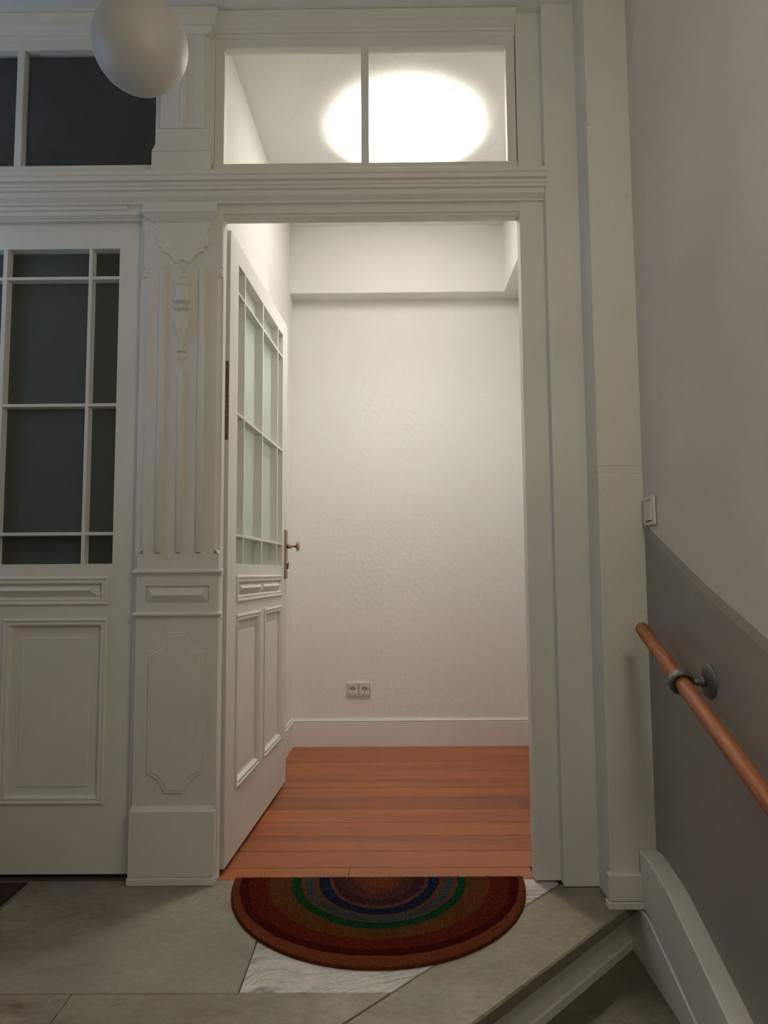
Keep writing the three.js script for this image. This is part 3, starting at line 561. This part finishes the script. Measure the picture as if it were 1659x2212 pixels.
{ // lit globe over the lower stairs, behind the viewer
  const R = 0.15, y = 1.20, l = group('globe_pendant', 'lit opal globe pendant over the stairs, outside the picture', 'pendant lamp', {}, [0.30, y, 2.84]);
  mesh('globe', new THREE.SphereGeometry(R, 48, 32).translate(0, R, 0), std({ color: lin(0.8, 0.78, 0.72), emissive: lin(1, 0.92, 0.74), emissiveIntensity: 0.7, roughness: 0.4 }), l);
  mesh('collar', lathe([[0.0005, 2 * R + 0.03], [0.03, 2 * R + 0.03], [0.05, 2 * R + 0.012], [0.05, 2 * R - 0.012], [0.0005, 2 * R - 0.012]].reverse(), 32), oldBrass, l);
  mesh('cord', new THREE.CylinderGeometry(0.0045, 0.0045, CEIL - y - 2 * R, 10).translate(0, R + (CEIL - y) / 2, 0), blackCord, l);
  const p = new THREE.PointLight(lin(1, 0.915, 0.72), 0.45, 0, 2); p.position.set(0, R, 0); p.castShadow = true; p.shadow.radius = 7.5; l.add(p);
}
{ // lit globe lamp high on the right wall beside the viewer
  const R = 0.15, l = group('wall_lamp', 'lit opal globe wall lamp high on the right wall, outside the picture', 'wall lamp', {}, [0.852, 2.1, 2.05]);
  mesh('wall_plate', lathe([[0.0005, 0], [0.06, 0], [0.058, 0.012], [0.03, 0.018], [0.0005, 0.018]], 32).rotateZ(Math.PI / 2), paint, l);
  mesh('arm', new THREE.CylinderGeometry(0.016, 0.02, 0.07, 20).rotateZ(Math.PI / 2).translate(-0.045, 0, 0), oldBrass, l);
  mesh('globe', new THREE.SphereGeometry(R, 48, 32).translate(-0.215, 0, 0), std({ color: lin(0.8, 0.78, 0.72), emissive: lin(1, 0.92, 0.74), emissiveIntensity: 1.2, roughness: 0.4 }), l);
  const p = new THREE.PointLight(lin(1, 0.915, 0.72), 1.27, 0, 2); p.position.set(-0.215, 0, 0); p.castShadow = true; p.shadow.radius = 7.5; l.add(p);
}
{ // light switch on the right wall, facing -x
  const s = group('light_switch', 'white rocker light switch on the right wall beside the pier', 'light switch', {}, [0.851, 1.257, 0.253]);
  const T = g => g.rotateY(-Math.PI / 2);
  mesh('cover_plate', T(new RoundedBoxGeometry(0.094, 0.094, 0.010, 3, 0.0045).translate(0, 0, 0.005)), plastic, s);
  const r = mesh('rocker', T(join([new RoundedBoxGeometry(0.050, 0.064, 0.006, 2, 0.002).rotateX(-0.03).translate(0.004, 0, 0.0100)])), plastic, s);
  mesh('rocker_gap', T(bx(-0.0215, 0.0295, -0.0352, -0.0325, 0.0095, 0.0103, 0)), plasticDark, s); mesh('rocker_gap', T(bx(-0.0215, 0.0295, 0.0325, 0.0340, 0.0095, 0.0103, 0)), plasticDark, s);
  mesh('finger_ridge', T(bx(-0.012, 0.018, 0.002, 0.005, 0.0120, 0.0143, 0.001)), plastic, r);
  mesh('marker', T(new THREE.CylinderGeometry(0.0022, 0.0022, 0.0012, 12).rotateX(Math.PI / 2).translate(0.005, -0.018, 0.0130)), oldBrass, r);
}
{ // handrail
  const h = group('handrail', 'round wooden stair handrail held by a galvanised wall bracket', 'handrail', {}, [0.775, 0.885, 0.352]);
  const sl = 0.415, L = 3.0, ang = Math.atan(sl), r = 0.0205;
  const rail = new THREE.CapsuleGeometry(r, L - 2 * r, 8, 28, 24);
  { const uv = rail.attributes.uv, p = rail.attributes.position; for (let i = 0; i < uv.count; i++) uv.setXY(i, p.getY(i) * 0.55 + 0.4, uv.getX(i)); }
  rail.translate(0, L / 2 - r, 0).rotateX(Math.PI / 2 + ang);
  mesh('rail', rail, railWood, h, { keepUv: true });
  for (const dz of [0.282, 2.0]) {
    const g = new THREE.Group(); g.name = 'bracket'; g.position.set(0, -dz * sl, dz); h.add(g);
    mesh('ring', lathe([[0.0225, -0.0125], [0.030, -0.0125], [0.0335, -0.009], [0.0335, 0.009], [0.030, 0.0125], [0.0225, 0.0125], [0.0225, -0.0125]], 40).rotateX(Math.PI / 2 + ang), zinc, g);
    mesh('stem', lathe([[0.0005, 0.030], [0.0085, 0.030], [0.0085, 0.040], [0.0115, 0.0425], [0.0115, 0.0455], [0.009, 0.048], [0.0115, 0.051], [0.014, 0.055], [0.0145, 0.062], [0.0005, 0.062]], 24).rotateZ(-Math.PI / 2), zinc, g);
    mesh('flange', lathe([[0.0005, 0.060], [0.016, 0.061], [0.034, 0.065], [0.044, 0.070], [0.0465, 0.0735], [0.0465, 0.0775], [0.0005, 0.0775]], 40).rotateZ(-Math.PI / 2), zinc, g);
  }
}
renderer.render(scene, camera);
